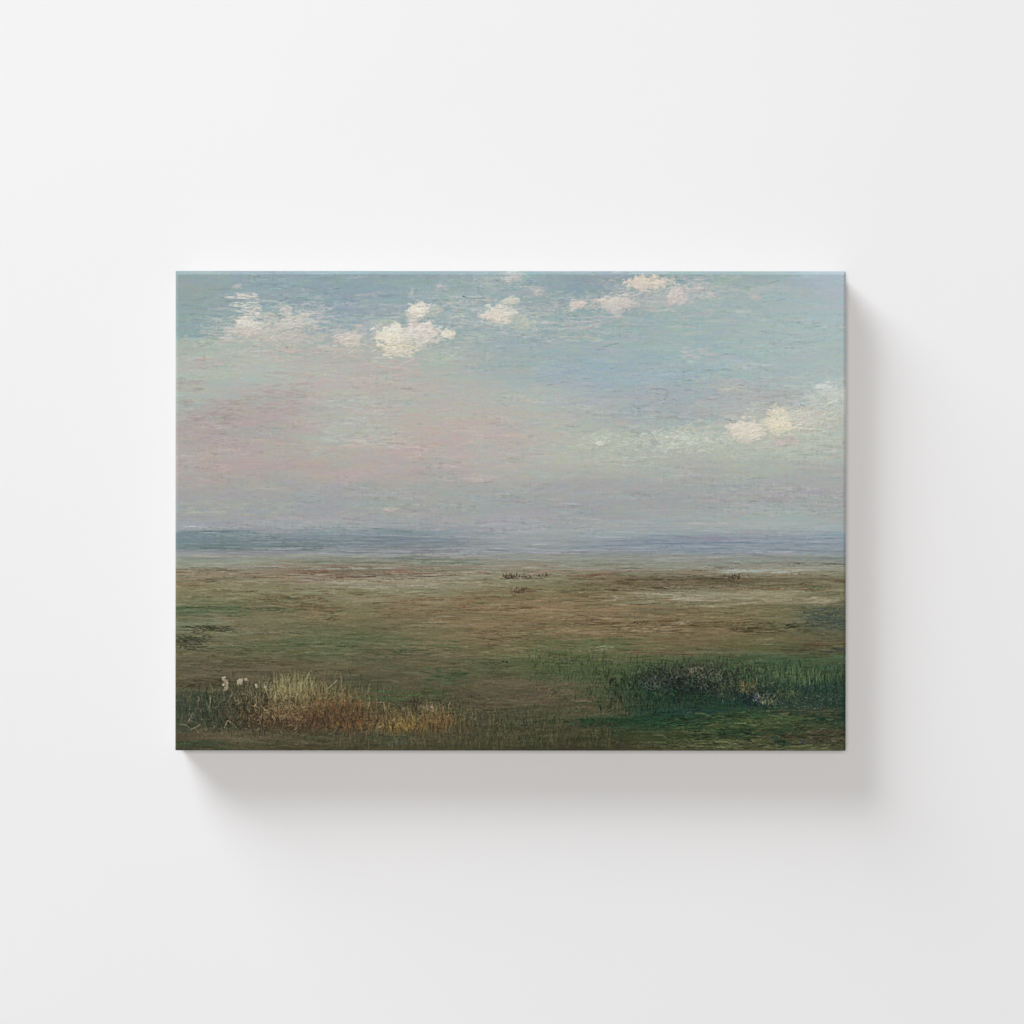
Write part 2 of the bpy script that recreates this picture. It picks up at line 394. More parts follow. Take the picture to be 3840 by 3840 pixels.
for (xa, xb, ya, yb, n, c) in ((800, 1030, 1190, 1275, 70, (204, 197, 187)), (1000, 1240, 1150, 1265, 110, (196, 192, 182)), (1220, 1400, 1235, 1310, 60, (198, 189, 179)),
                               (1380, 1740, 1190, 1345, 130, (202, 195, 184)), (1590, 1760, 1120, 1200, 60, (184, 186, 180)), (1740, 2060, 1120, 1250, 120, (194, 191, 182)),
                               (2100, 2420, 1100, 1180, 90, (192, 187, 180)), (2300, 2720, 1030, 1150, 150, (192, 187, 182)), (2700, 3190, 1520, 1680, 240, (196, 194, 181)),
                               (2980, 3190, 1420, 1560, 150, (190, 195, 189)), (2100, 2760, 1630, 1720, 150, (184, 188, 174)), (1860, 1960, 1015, 1080, 40, (184, 183, 180))):
    for _ in range(n):
        x, y, l = soft_in(xa, xb), soft_in(ya, yb), U(10, 62)
        dab(x - l / 2, y, x + l / 2, y + l * RNG.normal(-.05, .12), U(1.8, 6.5), np.array(c) + RNG.normal(0, 6) + RNG.normal(0, 2, 3), U(.15, .5), .6, .85, RNG.normal(0, 4))

cloud(3020, 3230, 1425, 1600, (190, 196, 191), 160, .6, low_col=(188, 191, 180), rag=.45, seed=95, edge=.3, L=(5, 20), W=(2, 5), jit=9)
cloud(2960, 3200, 1520, 1650, (192, 192, 180), 120, .55, rag=.5, seed=96, edge=.35, jit=9)
cloud(3060, 3110, 1428, 1462, (204, 206, 202), 20, .7, rag=.5, seed=97)

# ---- dark scratches and flecks in the sky
def line(pts, w, col, a=.7, h=-.5, dry=.4):
    for p, q in zip(pts[:-1], pts[1:]):
        dab(*p, *q, w, col, a, h, dry)


DT = (92, 112, 112)
line([(1733, 1110), (1755, 1117), (1790, 1120), (1820, 1117)], 2.2, (100, 122, 122), .7)
dab(1734, 1110, 1740, 1113, 3.5, (80, 92, 96), .8)
line([(1790, 1085), (1812, 1112)], 5, (128, 152, 150), .6)
line([(2262, 1303), (2290, 1292), (2320, 1288)], 2, (110, 134, 132), .8)
line([(1985, 1344), (2010, 1336)], 1.8, (120, 138, 138), .7)
line([(2290, 1384), (2312, 1374)], 1.5, (116, 136, 134), .7)
line([(2186, 1419), (2212, 1421)], 2.2, (146, 136, 110), .85)
line([(2478, 1458), (2500, 1462), (2506, 1476)], 2.4, (120, 130, 132), .6, -.5, .8)
line([(2498, 1484), (2490, 1500)], 2.4, (122, 132, 134), .5, -.5, .8)
line([(2486, 1508), (2480, 1528)], 2.2, (124, 134, 136), .45, -.5, .9)
line([(2440, 1470), (2480, 1480), (2505, 1486)], 1.6, (124, 132, 134), .6)
line([(2395, 1524), (2425, 1518), (2445, 1508)], 1.8, (124, 128, 128), .6)
line([(2455, 1543), (2480, 1546)], 2, (116, 126, 126), .7)
for _ in range(60):
    x, y = U(2350, 2560), U(1455, 1540)
    dab(x, y, x + U(3, 14), y + U(-3, 3), U(1, 2), (128, 136, 138), U(.2, .6), -.3)
line([(2718, 1573), (2762, 1579)], 2.2, (110, 134, 138), .8)
line([(2738, 1478), (2790, 1484)], 1.6, (136, 152, 140), .6)
line([(3000, 1516), (3020, 1523)], 4, (124, 146, 150), .6)
line([(2540, 1212), (2622, 1226)], 1.6, (130, 148, 146), .6)
line([(2880, 1064), (2925, 1050)], 2.4, (126, 146, 138), .6)
line([(2576, 1032), (2630, 1034)], 3, (116, 150, 158), .7)
line([(2530, 1050), (2565, 1054)], 3.4, (112, 148, 156), .7)
line([(2110, 1172), (2132, 1192)], 2, (176, 188, 188), .7, .4)
line([(1546, 1080), (1546, 1110), (1556, 1130)], 2, (176, 190, 192), .7, .4)
line([(780, 1088), (900, 1084)], 3, (122, 146, 142), .5)
line([(1410, 1464), (1440, 1461)], 2, (156, 150, 144), .5)
line([(1590, 1480), (1612, 1484)], 2, (156, 150, 146), .5)
for _ in range(90):
    x, y, l = (U(1750, 3000), U(1080, 1600), U(14, 60)) if U(0, 1) < .7 else (U(700, 2000), U(1040, 1850), U(10, 44))
    t = RNG.normal(-.03, .16)
    dab(x, y, x + l, y + l * t, U(1.2, 2.6), at(x, y, IMG) - U(18, 44), U(.35, .75), -.6, .7, RNG.normal(0, 4))
for _ in range(2600):                       # small weave flecks, light and dark
    x, y = U(660, 3170), U(1020, 2000)
    s = RNG.normal(0, 9)
    l = abs(RNG.normal(0, 7)) + 2
    dab(x, y, x + l, y + RNG.normal(0, 1.5), U(.9, 1.7), at(x, y) + s - 3, .5, .2, .3)
for _ in range(200):
    x, y, l = U(660, 3170), U(1020, 1960), U(10, 40)
    dab(x, y, x + l, y + RNG.normal(0, 3), U(1, 1.8), at(x, y) - 20, .45, -.3, .8)

# ---- distant hills and water line
def band(fn_top, fn_bot, col, a, soft=4, seed=0, tex=.3):
    e = fbm(130, 7, 900 + seed, 4) * 9
    xs = gx
    t = np.array([fn_top(x) for x in xs])[None, :]
    b = np.array([fn_bot(x) for x in xs])[None, :]
    k = smooth((GY + e - t) / soft) * smooth((b - GY + e) / (soft * 3))
    mix(k * np.clip(1 + (DRY) * tex, 0, 1), col, a)


def pl(*p):
    px = [q[0] for q in p]; py = [q[1] for q in p]
    return lambda x: np.interp(x, px, py)


band(pl((658, 1994), (760, 1988), (900, 1984), (985, 1996), (1100, 2010), (3180, 2060)), pl((658, 2066), (1000, 2066), (1100, 2012), (3180, 2050)), (110, 130, 134), .5, soft=9, seed=1)
band(pl((658, 2070), (1080, 2010), (1150, 1994), (1300, 1982), (1450, 1976), (1560, 1986), (1660, 2004), (1760, 2022), (1800, 2080)), pl((658, 2062), (1740, 2060), (1800, 2030)), (118, 134, 140), .42, soft=12, seed=2)
band(pl((658, 2200), (2120, 2064), (2220, 2034), (2320, 2020), (2500, 2012), (2700, 2004), (3172, 2000)), pl((658, 2050), (2150, 2072), (3172, 2072)), (134, 148, 158), .22, seed=3)
band(pl((658, 2100), (1640, 2060), (1700, 2016), (1900, 2010), (2200, 2006), (2260, 2040)), pl((1600, 2050), (2240, 2052)), (138, 150, 150), .35, soft=14, seed=4)
hs = [((690, 1995, 890, 1992), 4, (98, 120, 126), .6), ((800, 1994, 875, 1993), 6, (84, 106, 116), .6), ((660, 1996, 800, 1994), 2.5, (96, 118, 118), .5),
      ((770, 2055, 900, 2060), 6, (88, 106, 104), .65), ((660, 2040, 900, 2048), 4, (104, 124, 120), .5), ((680, 2010, 780, 2018), 9, (122, 136, 150), .6),
      ((1080, 2025, 1280, 2020), 7, (116, 128, 142), .6), ((1270, 2005, 1420, 2012), 6, (118, 132, 148), .6), ((1400, 2014, 1600, 2026), 8, (110, 120, 136), .65),
      ((1400, 1984, 1500, 1992), 5, (104, 124, 128), .6), ((1160, 1976, 1400, 1980), 2.5, (114, 132, 134), .6), ((1410, 2006, 1580, 2013), 2.5, (160, 172, 170), .6),
      ((1460, 1962, 1600, 1966), 3, (132, 140, 146), .5), ((1480, 2050, 1620, 2056), 6, (116, 124, 128), .5), ((1700, 2062, 1900, 2068), 4, (126, 132, 138), .5),
      ((2130, 2060, 2240, 2042), 5, (118, 140, 144), .6), ((2230, 2034, 2420, 2024), 6, (124, 130, 150), .6), ((2210, 2048, 2460, 2036), 4, (106, 128, 148), .6),
      ((2410, 2030, 2480, 2026), 5, (92, 118, 138), .6), ((2480, 2038, 2700, 2034), 3.2, (98, 120, 136), .7), ((2700, 2034, 2900, 2036), 3.5, (94, 124, 142), .7),
      ((2410, 2008, 2560, 2006), 2.4, (112, 130, 150), .6), ((2550, 2012, 2720, 2016), 7, (138, 134, 152), .6), ((2600, 2026, 2760, 2022), 3, (148, 136, 148), .6),
      ((3040, 2003, 3170, 2004), 5, (118, 146, 162), .65), ((2930, 2020, 3100, 2016), 2, (126, 138, 148), .6), ((3100, 2018, 3168, 2018), 3, (112, 128, 140), .5),
      ((2900, 2064, 3100, 2060), 7, (126, 142, 156), .45), ((2560, 2074, 2800, 2080), 7, (122, 138, 138), .45),
      ((703, 1976, 765, 1977), 2.4, (196, 198, 200), .85), ((870, 1977, 930, 1978), 2.4, (188, 194, 196), .7), ((800, 1977, 850, 1978), 1.6, (174, 178, 182), .6),
      ((2590, 1962, 2720, 1962), 3, (192, 180, 180), .7), ((2180, 1947, 2260, 1949), 2, (178, 178, 178), .6), ((2100, 1888, 2170, 1889), 2, (182, 180, 178), .6),
      ((2720, 1911, 2780, 1912), 2, (182, 182, 182), .6), ((1730, 1970, 1900, 1966), 2.2, (178, 178, 180), .55), ((1960, 1955, 2050, 1955), 2, (176, 176, 180), .6),
      ((1730, 2068, 1860, 2070), 2.2, (166, 170, 176), .6), ((1580, 2082, 1720, 2084), 2.2, (176, 180, 184), .65), ((1730, 2072, 1840, 2090), 2, (170, 176, 180), .6),
      ((900, 2075, 1100, 2070), 4, (144, 142, 152), .5), ((1100, 2075, 1300, 2076), 3, (158, 160, 168), .55), ((890, 2078, 960, 2080), 6, (120, 122, 134), .5),
      ((700, 1922, 820, 1920), 6, (176, 180, 166), .5), ((820, 1892, 900, 1894), 3, (172, 176, 162), .5)]
for p, w, c, a_ in hs:
    n = max(2, int(abs(p[2] - p[0]) / 45))
    for k in range(n):
        f = (k + U(-.3, .3)) / n
        f2 = f + U(.9, 1.8) / n
        xa, ya = p[0] + (p[2] - p[0]) * f, p[1] + (p[3] - p[1]) * f
        xb, yb = p[0] + (p[2] - p[0]) * f2, p[1] + (p[3] - p[1]) * f2
        dab(xa, ya + U(-1.5, 1.5), xb, yb + U(-1.5, 1.5), w * U(.7, 1.1), np.array(c) + RNG.normal(0, 3), a_, .3, .5)

for _ in range(26):
    x, y, l = U(985, 1110), U(1984, 2002), U(20, 90)
    if y < 2004 - (x - 985) * .12 + 4:
        dab(x - l / 2, y, x + l / 2, y, U(2, 4.5), (153, 153, 158), .5, .2, .5)
for _ in range(260):
    x, y, l = U(650, 3180), U(2056, 2092), U(40, 220)
    dab(x - l / 2, y, x + l / 2, y + RNG.normal(0, 1.5), U(1.3, 3.5), np.array((154, 156, 162)) + RNG.normal(0, 12) + RNG.normal(0, 2, 3), U(.15, .5), .3, .8)
for _ in range(420):
    x, y, l = U(650, 3180), U(1976, 2062), U(40, 260)
    c = (156, 158, 162) if 985 < x < 1120 or 1640 < x < 2200 else (142, 148, 156)
    if x > 2200:
        c = (150, 158, 166)
    dab(x - l / 2, y, x + l / 2, y + RNG.normal(0, 2), U(1.5, 5), np.array(c) + RNG.normal(0, 7) + RNG.normal(0, 2, 3), U(.12, .42), .3, .8)
for _ in range(300):
    x, y, l = U(650, 3180), U(1985, 2066), U(30, 180)
    dab(x - l / 2, y, x + l / 2, y + RNG.normal(0, 1.2), U(1, 2.4), at(x, y, IMG) + RNG.normal(0, 11), U(.3, .6), .3, .7)

# ---- horizon stripes of umber, pale sand between
for (xa, xb, ya, yb, n, c, L, W) in (
        (658, 1560, 2150, 2165, 26, (74, 56, 46), (40, 150), (1.2, 2.4)), (658, 1300, 2125, 2150, 26, (98, 76, 64), (40, 140), (1.2, 3)),
        (1180, 1560, 2160, 2180, 18, (88, 64, 54), (50, 160), (1.2, 2.4)), (1000, 1720, 2120, 2150, 60, (140, 112, 100), (40, 150), (1.5, 4)),
        (900, 1700, 2140, 2152, 40, (112, 96, 80), (50, 160), (1.2, 3)), (1150, 1760, 2150, 2200, 36, (150, 147, 130), (50, 170), (1.5, 4)),
        (1180, 1420, 2178, 2200, 20, (150, 148, 132), (40, 120), (2, 5)), (1520, 1620, 2182, 2200, 14, (164, 158, 146), (15, 60), (1.5, 3)),
        (658, 1000, 2195, 2215, 30, (134, 128, 100), (30, 120), (2, 4)), (1730, 2100, 2110, 2150, 50, (146, 122, 108), (40, 130), (1.5, 3.5)),
        (2160, 2310, 2150, 2160, 16, (122, 84, 68), (20, 80), (1.5, 3)), (1200, 1700, 2095, 2115, 40, (104, 110, 94), (40, 150), (2, 4)),
        (2150, 2700, 2112, 2120, 16, (112, 104, 84), (50, 200), (1.2, 2.2)), (2700, 3170, 2108, 2124, 60, (92, 90, 76), (8, 60), (1.2, 2.6)),
        (2740, 2900, 2136, 2146, 30, (152, 166, 160), (30, 110), (2, 4)), (2900, 3010, 2138, 2152, 18, (172, 172, 160), (12, 50), (1.5, 3)),
        (2400, 3172, 2166, 2200, 150, (94, 86, 64), (20, 110), (2, 5)), (2380, 2700, 2160, 2185, 40, (80, 72, 54), (10, 60), (1.5, 4)),
        (2200, 2560, 2185, 2215, 60, (84, 78, 54), (20, 100), (2, 4)), (2700, 3172, 2195, 2215, 60, (110, 92, 66), (30, 120), (1.5, 4)),
        (2360, 2860, 2226, 2262, 100, (148, 144, 122), (30, 130), (2, 6)), (2480, 2680, 2228, 2250, 30, (162, 158, 142), (20, 90), (2, 5)),
        (2560, 2680, 2270, 2278, 16, (160, 146, 124), (30, 90), (1.5, 3)), (2900, 3172, 2240, 2262, 60, (142, 136, 112), (30, 120), (1.5, 4)),
        (2450, 2700, 2256, 2268, 30, (98, 104, 78), (30, 110), (1.5, 3)), (3030, 3100, 2195, 2215, 20, (74, 90, 62), (10, 50), (2, 5)),
        (1760, 1980, 2232, 2246, 40, (92, 66, 44), (10, 50), (1.5, 3)), (1500, 1920, 2240, 2300, 90, (116, 90, 66), (30, 120), (1.5, 4)),
        (1900, 2560, 2250, 2330, 160, (132, 110, 82), (40, 170), (2, 5)), (1560, 1900, 2272, 2298, 26, (70, 52, 36), (20, 90), (1, 1.8))):
    for _ in range(n):
        x, y, l = soft_in(xa, xb), soft_in(ya, yb), U(*L)
        dab(x - l / 2, y, x + l / 2, y + RNG.normal(0, 2.0), U(*W), np.array(c) + RNG.normal(0, 6) + RNG.normal(0, 2, 3), U(.3, .7), U(-.4, .6), .75, RNG.normal(0, 2))
line([(2085, 2220), (2140, 2217), (2200, 2214), (2260, 2211), (2325, 2213)], 3.2, (48, 38, 28), .85)
line([(2110, 2223), (2160, 2221)], 3.5, (62, 46, 34), .7)
line([(2360, 2215), (2560, 2216)], 1.8, (70, 60, 42), .7)
line([(1325, 2232), (1362, 2231)], 2.2, (52, 40, 32), .8)
# clumps on the horizon
for _ in range(70):
    x, y, l = U(1886, 2062), U(2154, 2170), U(6, 26)
    dab(x - l / 2, y, x + l / 2, y + U(-2, 2), U(1.5, 4), np.array((92, 78, 66)) + RNG.normal(0, 9), U(.2, .6), .5, .7)
for _ in range(60):
    x, y, l = U(1905, 2010), U(2206, 2224), U(6, 30)
    dab(x - l / 2, y, x + l / 2, y + U(-3, 3), U(1.5, 4), np.array((82, 66, 50)) + RNG.normal(0, 9), U(.2, .6), .5, .7)
for _ in range(46):
    x = U(1894, 1990) if U(0, 1) < .68 else U(2012, 2056)
    b = 2166 if x < 1995 else 2160
    hgt = U(4, 20) if x < 1950 or x > 2040 else U(3, 12)
    dab(x, b + U(-2, 1), x + U(-5, 5), b - hgt, U(1.2, 2.4), (66, 50, 42) + RNG.normal(0, 6, 3), .8, .6, .3)
line([(1886, 2150), (1890, 2164), (1905, 2170), (1925, 2167)], 2.6, (52, 42, 36), .85)
line([(1960, 2168), (1992, 2168)], 2, (60, 46, 38), .8)
for _ in range(50):
    x, y = RNG.normal(1944, 16), U(2202, 2224)
    dab(x, y, x + U(-8, 8), y + U(-6, 4), U(1.2, 2.6), (66, 50, 38) + RNG.normal(0, 8, 3), .75, .5, .3)
for _ in range(150):
    x, y = RNG.normal(2735, 44), U(2160, 2198)
    if y < 2165 and abs(x - 2745) > 32:
        continue
    dab(x, y, x + U(-6, 6), y + U(-8, 5), U(1, 2.6), np.array((62, 52, 44)) + RNG.normal(0, 12), U(.2, .6), .5, .5)
for _ in range(40):
    x, y = RNG.normal(2755, 18), U(2154, 2172)
    dab(x, y, x + U(-3, 3), y - U(2, 8), U(1.4, 3), (50, 42, 38), .75, .5, .3)

for _ in range(420):
    x, y, l = U(650, 3180), 2080 + 56 * U(0, 1) ** 1.5, U(60, 260)
    dab(x - l / 2, y, x + l / 2, y + RNG.normal(0, 1.5), U(1.5, 5), np.array((145, 148, 136)) + RNG.normal(0, 6) + RNG.normal(0, 2, 3), U(.15, .5), .3, .7)

for _ in range(900):                        # broad loaded strokes
    x, y, l = U(650, 3180), U(2190, 2560), U(40, 150)
    dab(x - l / 2, y, x + l / 2, y + RNG.normal(0, 6), U(4, 11), at(x + U(-90, 90), y + U(-20, 20)) + RNG.normal(0, 8), U(.2, .55), U(-.2, .9), .55, RNG.normal(0, 4))
# ---- meadow accents
for (xa, xb, ya, yb, n, c, L, W, ang) in (
        (658, 960, 2276, 2286, 26, (66, 88, 58), (40, 120), (2, 4.5), .02), (900, 1200, 2280, 2294, 26, (64, 80, 54), (40, 120), (2, 5), .05),
        (658, 760, 2290, 2305, 20, (74, 90, 64), (20, 70), (3, 6), .05), (840, 940, 2300, 2314, 14, (70, 92, 58), (20, 70), (2, 4), .05),
        (1060, 1100, 2236, 2248, 8, (62, 82, 58), (20, 50), (2, 5), .05), (1040, 1230, 2236, 2292, 60, (92, 76, 54), (20, 90), (2, 5), .1),
        (1150, 1300, 2290, 2330, 30, (126, 110, 80), (20, 80), (2, 6), .25), (1230, 1262, 2300, 2325, 12, (70, 58, 42), (10, 30), (2, 4), .5),
        (700, 900, 2305, 2345, 50, (120, 112, 88), (30, 110), (2, 5), .05), (658, 800, 2330, 2360, 40, (102, 112, 88), (30, 90), (3, 7), .03),
        (705, 850, 2350, 2372, 90, (50, 54, 40), (10, 50), (1.5, 4.5), .12), (658, 775, 2385, 2430, 190, (50, 56, 42), (8, 36), (1.5, 4), .3),
        (745, 820, 2358, 2388, 26, (124, 112, 80), (10, 46), (1.5, 3), .5), (760, 800, 2384, 2400, 20, (48, 46, 36), (10, 30), (1.2, 2), .3),
        (800, 1000, 2420, 2480, 60, (66, 70, 46), (15, 70), (1.5, 3), .15), (1000, 1600, 2400, 2450, 120, (76, 90, 62), (30, 120), (2, 6), .05),
        (1380, 1560, 2430, 2470, 50, (68, 78, 54), (15, 80), (1.5, 4), .08), (1620, 1760, 2510, 2560, 60, (62, 82, 54), (20, 70), (2, 6), .12),
        (1690, 1740, 2526, 2545, 14, (38, 62, 38), (15, 50), (2, 4), .25), (1400, 1640, 2590, 2630, 90, (66, 88, 50), (20, 80), (2, 6), .08),
        (1540, 1680, 2625, 2645, 30, (60, 48, 34), (20, 80), (1.5, 3.5), .05), (1660, 1840, 2600, 2670, 60, (70, 62, 48), (20, 80), (1.2, 3), .25),
        (850, 1350, 2490, 2520, 60, (104, 92, 68), (40, 150), (1.5, 3.5), .03), (658, 860, 2550, 2572, 50, (56, 56, 38), (20, 90), (1.5, 3.5), .04),
        (1790, 1900, 2365, 2420, 60, (92, 76, 54), (20, 80), (1.5, 3.5), .15), (1900, 2010, 2370, 2400, 16, (66, 56, 38), (30, 70), (1.4, 2.4), .1),
        (2130, 2240, 2330, 2345, 20, (84, 72, 50), (15, 60), (1.5, 4), .08), (2300, 2700, 2328, 2350, 60, (82, 68, 44), (20, 110), (1.5, 4), .04),
        (2480, 2580, 2328, 2338, 14, (168, 154, 136), (15, 60), (1.2, 2.6), .03), (2350, 2560, 2345, 2375, 60, (150, 132, 108), (10, 60), (1.2, 2.6), .06),
        (2100, 2420, 2350, 2400, 90, (138, 118, 92), (15, 80), (1.5, 3.5), .1), (2060, 2420, 2395, 2450, 140, (84, 96, 62), (20, 90), (2, 5), .06),
        (2330, 2560, 2440, 2452, 26, (112, 84, 62), (30, 90), (1.2, 2.5), .05), (2240, 2310, 2424, 2434, 10, (146, 150, 130), (15, 50), (1.2, 2.5), .08),
        (2740, 2900, 2336, 2372, 60, (66, 58, 38), (20, 100), (1.5, 4), .04), (2900, 3060, 2340, 2370, 60, (72, 74, 50), (15, 70), (2, 5), .06),
        (3040, 3172, 2286, 2350, 260, (62, 74, 66), (10, 50), (2, 5), .2), (2940, 2990, 2334, 2352, 20, (44, 48, 38), (8, 24), (2, 4), .1),
        (2960, 3172, 2412, 2450, 60, (74, 60, 44), (20, 90), (1.5, 3.5), .03), (3120, 3172, 2430, 2446, 18, (44, 52, 46), (15, 50), (2, 4.5), .03),
        (2760, 3172, 2460, 2510, 160, (58, 86, 60), (20, 90), (2, 7), .04), (1960, 2200, 2450, 2540, 90, (76, 90, 52), (20, 90), (2, 6), .05),
        (1960, 2200, 2560, 2640, 60, (104, 88, 66), (30, 110), (2, 6), .04), (1740, 2100, 2640, 2700, 60, (72, 78, 52), (30, 110), (2, 6), .05),
        (2030, 2170, 2700, 2712, 24, (38, 46, 28), (20, 90), (2, 4), .03), (2180, 2420, 2696, 2720, 80, (34, 62, 38), (40, 130), (3, 8), .03),
        (2420, 2720, 2620, 2680, 220, (34, 58, 42), (20, 90), (3, 8), .05), (2480, 2680, 2660, 2680, 40, (30, 54, 46), (30, 110), (3, 7), .03),
        (2300, 2560, 2690, 2730, 90, (38, 62, 38), (20, 90), (3, 7), .04), (2500, 2780, 2690, 2760, 120, (46, 66, 38), (20, 70), (2, 7), .08),
        (1200, 1900, 2730, 2815, 60, (66, 70, 46), (20, 90), (2, 5), .1), (658, 860, 2780, 2815, 60, (58, 72, 46), (20, 80), (2, 7), .05),
        (860, 1300, 2760, 2815, 90, (100, 94, 66), (15, 70), (1.5, 4), .15), (1380, 1520, 2760, 2790, 50, (58, 74, 50), (15, 70), (2, 6), .1),
        (2650, 2960, 2680, 2720, 80, (92, 98, 58), (12, 60), (1.5, 5), .12), (2600, 2880, 2720, 2760, 60, (86, 94, 54), (12, 60), (1.5, 4), .1),
        (2560, 2850, 2770, 2815, 120, (96, 102, 66), (12, 70), (1.5, 4.5), .1), (2850, 3172, 2780, 2815, 100, (98, 104, 70), (12, 70), (1.5, 4.5), .1),
        (2720, 2960, 2735, 2760, 60, (30, 56, 36), (20, 90), (2, 6), .05), (2860, 3172, 2740, 2775, 90, (76, 62, 44), (20, 90), (1.5, 5), .05),
        (2940, 3110, 2660, 2690, 60, (78, 70, 50), (20, 80), (2, 5), .04), (2900, 2960, 2770, 2795, 30, (34, 58, 42), (10, 50), (3, 7), .05),
        (2400, 2600, 2740, 2815, 90, (74, 76, 44), (15, 70), (1.5, 4), .12), (2080, 2200, 2760, 2800, 50, (58, 56, 36), (10, 50), (1.5, 3.5), .2)):
    for _ in range(n):
        x, y, l = soft_in(xa, xb), soft_in(ya, yb), U(*L)
        t = RNG.normal(0, ang)
        dab(x - l / 2 * math.cos(t), y - l / 2 * math.sin(t), x + l / 2 * math.cos(t), y + l / 2 * math.sin(t), U(*W), np.array(c) + RNG.normal(0, 7) + RNG.normal(0, 2, 3), U(.25, .65), U(-.4, .9), .7, RNG.normal(0, 2))
line([(1900, 2398), (1960, 2386), (2010, 2372)], 2, (64, 54, 34), .8)
line([(2258, 2432), (2302, 2426)], 2, (156, 162, 146), .7, .5)
for _ in range(420):
    x, y, l = U(650, 3180), 2128 + 390 * U(0, 1) ** 1.2, U(20, 120)
    dab(x - l / 2, y, x + l / 2, y + RNG.normal(0, 3), U(1, 2.2), at(x, y, IMG) * U(.5, .8), U(.4, .8), -.6, .8, RNG.normal(0, 3))
for _ in range(260):
    x, y, l = U(650, 3180), 2100 + 400 * U(0, 1), U(12, 80)
    dab(x - l / 2, y, x + l / 2, y + RNG.normal(0, 3), U(1, 2.2), at(x, y, IMG) * 1.12 + 12, U(.3, .7), 1.0, .8, RNG.normal(0, 3))
# little black touches
for (x, y, r) in ((1900, 2482, 8), (1888, 2480, 6), (2380, 2334, 5), (2390, 2337, 4), (3084, 2676, 10), (3083, 2692, 10), (2952, 2346, 5), (1430, 2730, 6), (2498, 2792, 8),
                  (2754, 2780, 7), (2810, 2772, 8), (2470, 2798, 6), (2450, 2798, 5), (1048, 2752, 5), (1022, 2750, 4), (2180, 2492, 5), (2056, 2490, 4), (2165, 2444, 3), (3130, 2730, 4)):
    for _ in range(4):
        dab(x + U(-r, r) * .5, y + U(-r, r) * .3, x + U(-r, r) * .9, y + U(-r, r) * .3, r * .5, (30, 36, 36), .8, .5, .2)
for _ in range(80):
    x, y = U(1820, 1905), U(2474, 2506)
    dab(x, y, x + U(-4, 4), y + U(-3, 3), U(1, 2.4), (48, 60, 40), .55, .3, .2)


# ---- upright grass
def blades(n, xa, xb, ya, yb, cols, L, W=(1.0, 2.2), lean=.15, a=(.4, .85), h=.9, topf=None, jit=8, curve=4):
    cols = np.array(cols, float)
    for _ in range(n):
        x, y = U(xa, xb), U(ya, yb)
        l = U(*L)
        if topf is not None and y - l < topf(x):
            l = max(4, y - topf(x) + U(-6, 10))
            if y < topf(x):
                continue
        c = cols[RNG.integers(len(cols))] + RNG.normal(0, jit) + RNG.normal(0, 3, 3)
        dab(x, y, x + RNG.normal(0, lean) * l, y - l, U(*W), c, U(*a), h * U(.3, 1), .35, RNG.normal(0, curve))


DG, MG = (44, 56, 40), (72, 84, 54)
blades(900, 658, 930, 2620, 2750, [(44, 58, 44), (58, 70, 50), (78, 78, 56), (50, 54, 40)], (12, 45), W=(1, 2.4))
blades(60, 700, 900, 2600, 2680, [(120, 112, 84)], (8, 24), a=(.3, .6))


def clump(n, cx, cy, rx, ry_, ramp, L, W=(1.0, 2.4), lean=.22, a=(.4, .85), h=1.2, dark=.25, curve=4, jit=9):
    """blades scattered over a soft ellipse; ramp = colours from the tips down to the roots"""
    ramp = np.array(ramp, float)
    pts = []
    while len(pts) < n:
        u, v = RNG.normal(0, .52), RNG.normal(0, .5)
        if abs(v) < 1.25:
            pts.append((cy + v * ry_, cx + u * rx, v))
    pts.sort()
    for y, x, v in pts:
        k = np.clip((v + 1) / 2, 0, .999) * (len(ramp) - 1)
        k = np.clip(k + RNG.normal(0, .4), 0, len(ramp) - 1.001)
        i = int(k)
        c = ramp[i] * (1 - k + i) + ramp[i + 1] * (k - i)
        if U(0, 1) < dark:
            c = c * .52
        l = U(*L)
        dab(x, y + l * .4, x + RNG.normal(0, lean) * l, y - l * .6, U(*W), c + RNG.normal(0, jit) + RNG.normal(0, 2.5, 3), U(*a), h * U(.2, 1), .35, RNG.normal(0, curve))


GOLD = [(104, 102, 70), (122, 116, 80), (114, 100, 66), (96, 78, 52), (84, 68, 46)]
OCH = [(98, 92, 60), (112, 98, 62), (116, 96, 56), (100, 78, 46)]
cloud(960, 1420, 2560, 2760, (100, 90, 60), 0, .45, low_col=(84, 66, 46), rag=.5, seed=60, h=.2, jit=8, edge=.3)
cloud(1440, 1740, 2650, 2765, (104, 90, 58), 0, .4, low_col=(98, 76, 44), rag=.5, seed=61, h=.2, jit=8, edge=.3)
cloud(860, 1040, 2560, 2740, (66, 60, 44), 0, .45, low_col=(62, 56, 42), rag=.6, seed=62, h=.2, jit=6, edge=.3)
clump(900, 930, 2650, 130, 100, [(78, 76, 52), (66, 64, 46), (70, 60, 44), (56, 52, 38)], (10, 34), dark=.35)
clump(1600, 1130, 2615, 185, 76, GOLD[:4], (14, 48))
clump(500, 1100, 2585, 90, 45, [(128, 122, 84), (146, 136, 92), (138, 124, 80)], (18, 44), dark=.2)
clump(600, 1240, 2640, 120, 66, [(108, 98, 62), (124, 102, 62), (112, 82, 50)], (14, 44))
clump(1600, 1150, 2695, 230, 50, [(116, 92, 56), (104, 78, 50), (92, 68, 46), (84, 64, 44)], (6, 24), lean=.7, dark=.35)
clump(260, 1060, 2670, 120, 46, [(148, 130, 90), (130, 104, 68)], (5, 20), lean=.9, dark=.1, a=(.4, .85))
clump(900, 1330, 2690, 120, 60, [(112, 90, 56), (98, 76, 48), (90, 66, 44)], (10, 34), dark=.35)
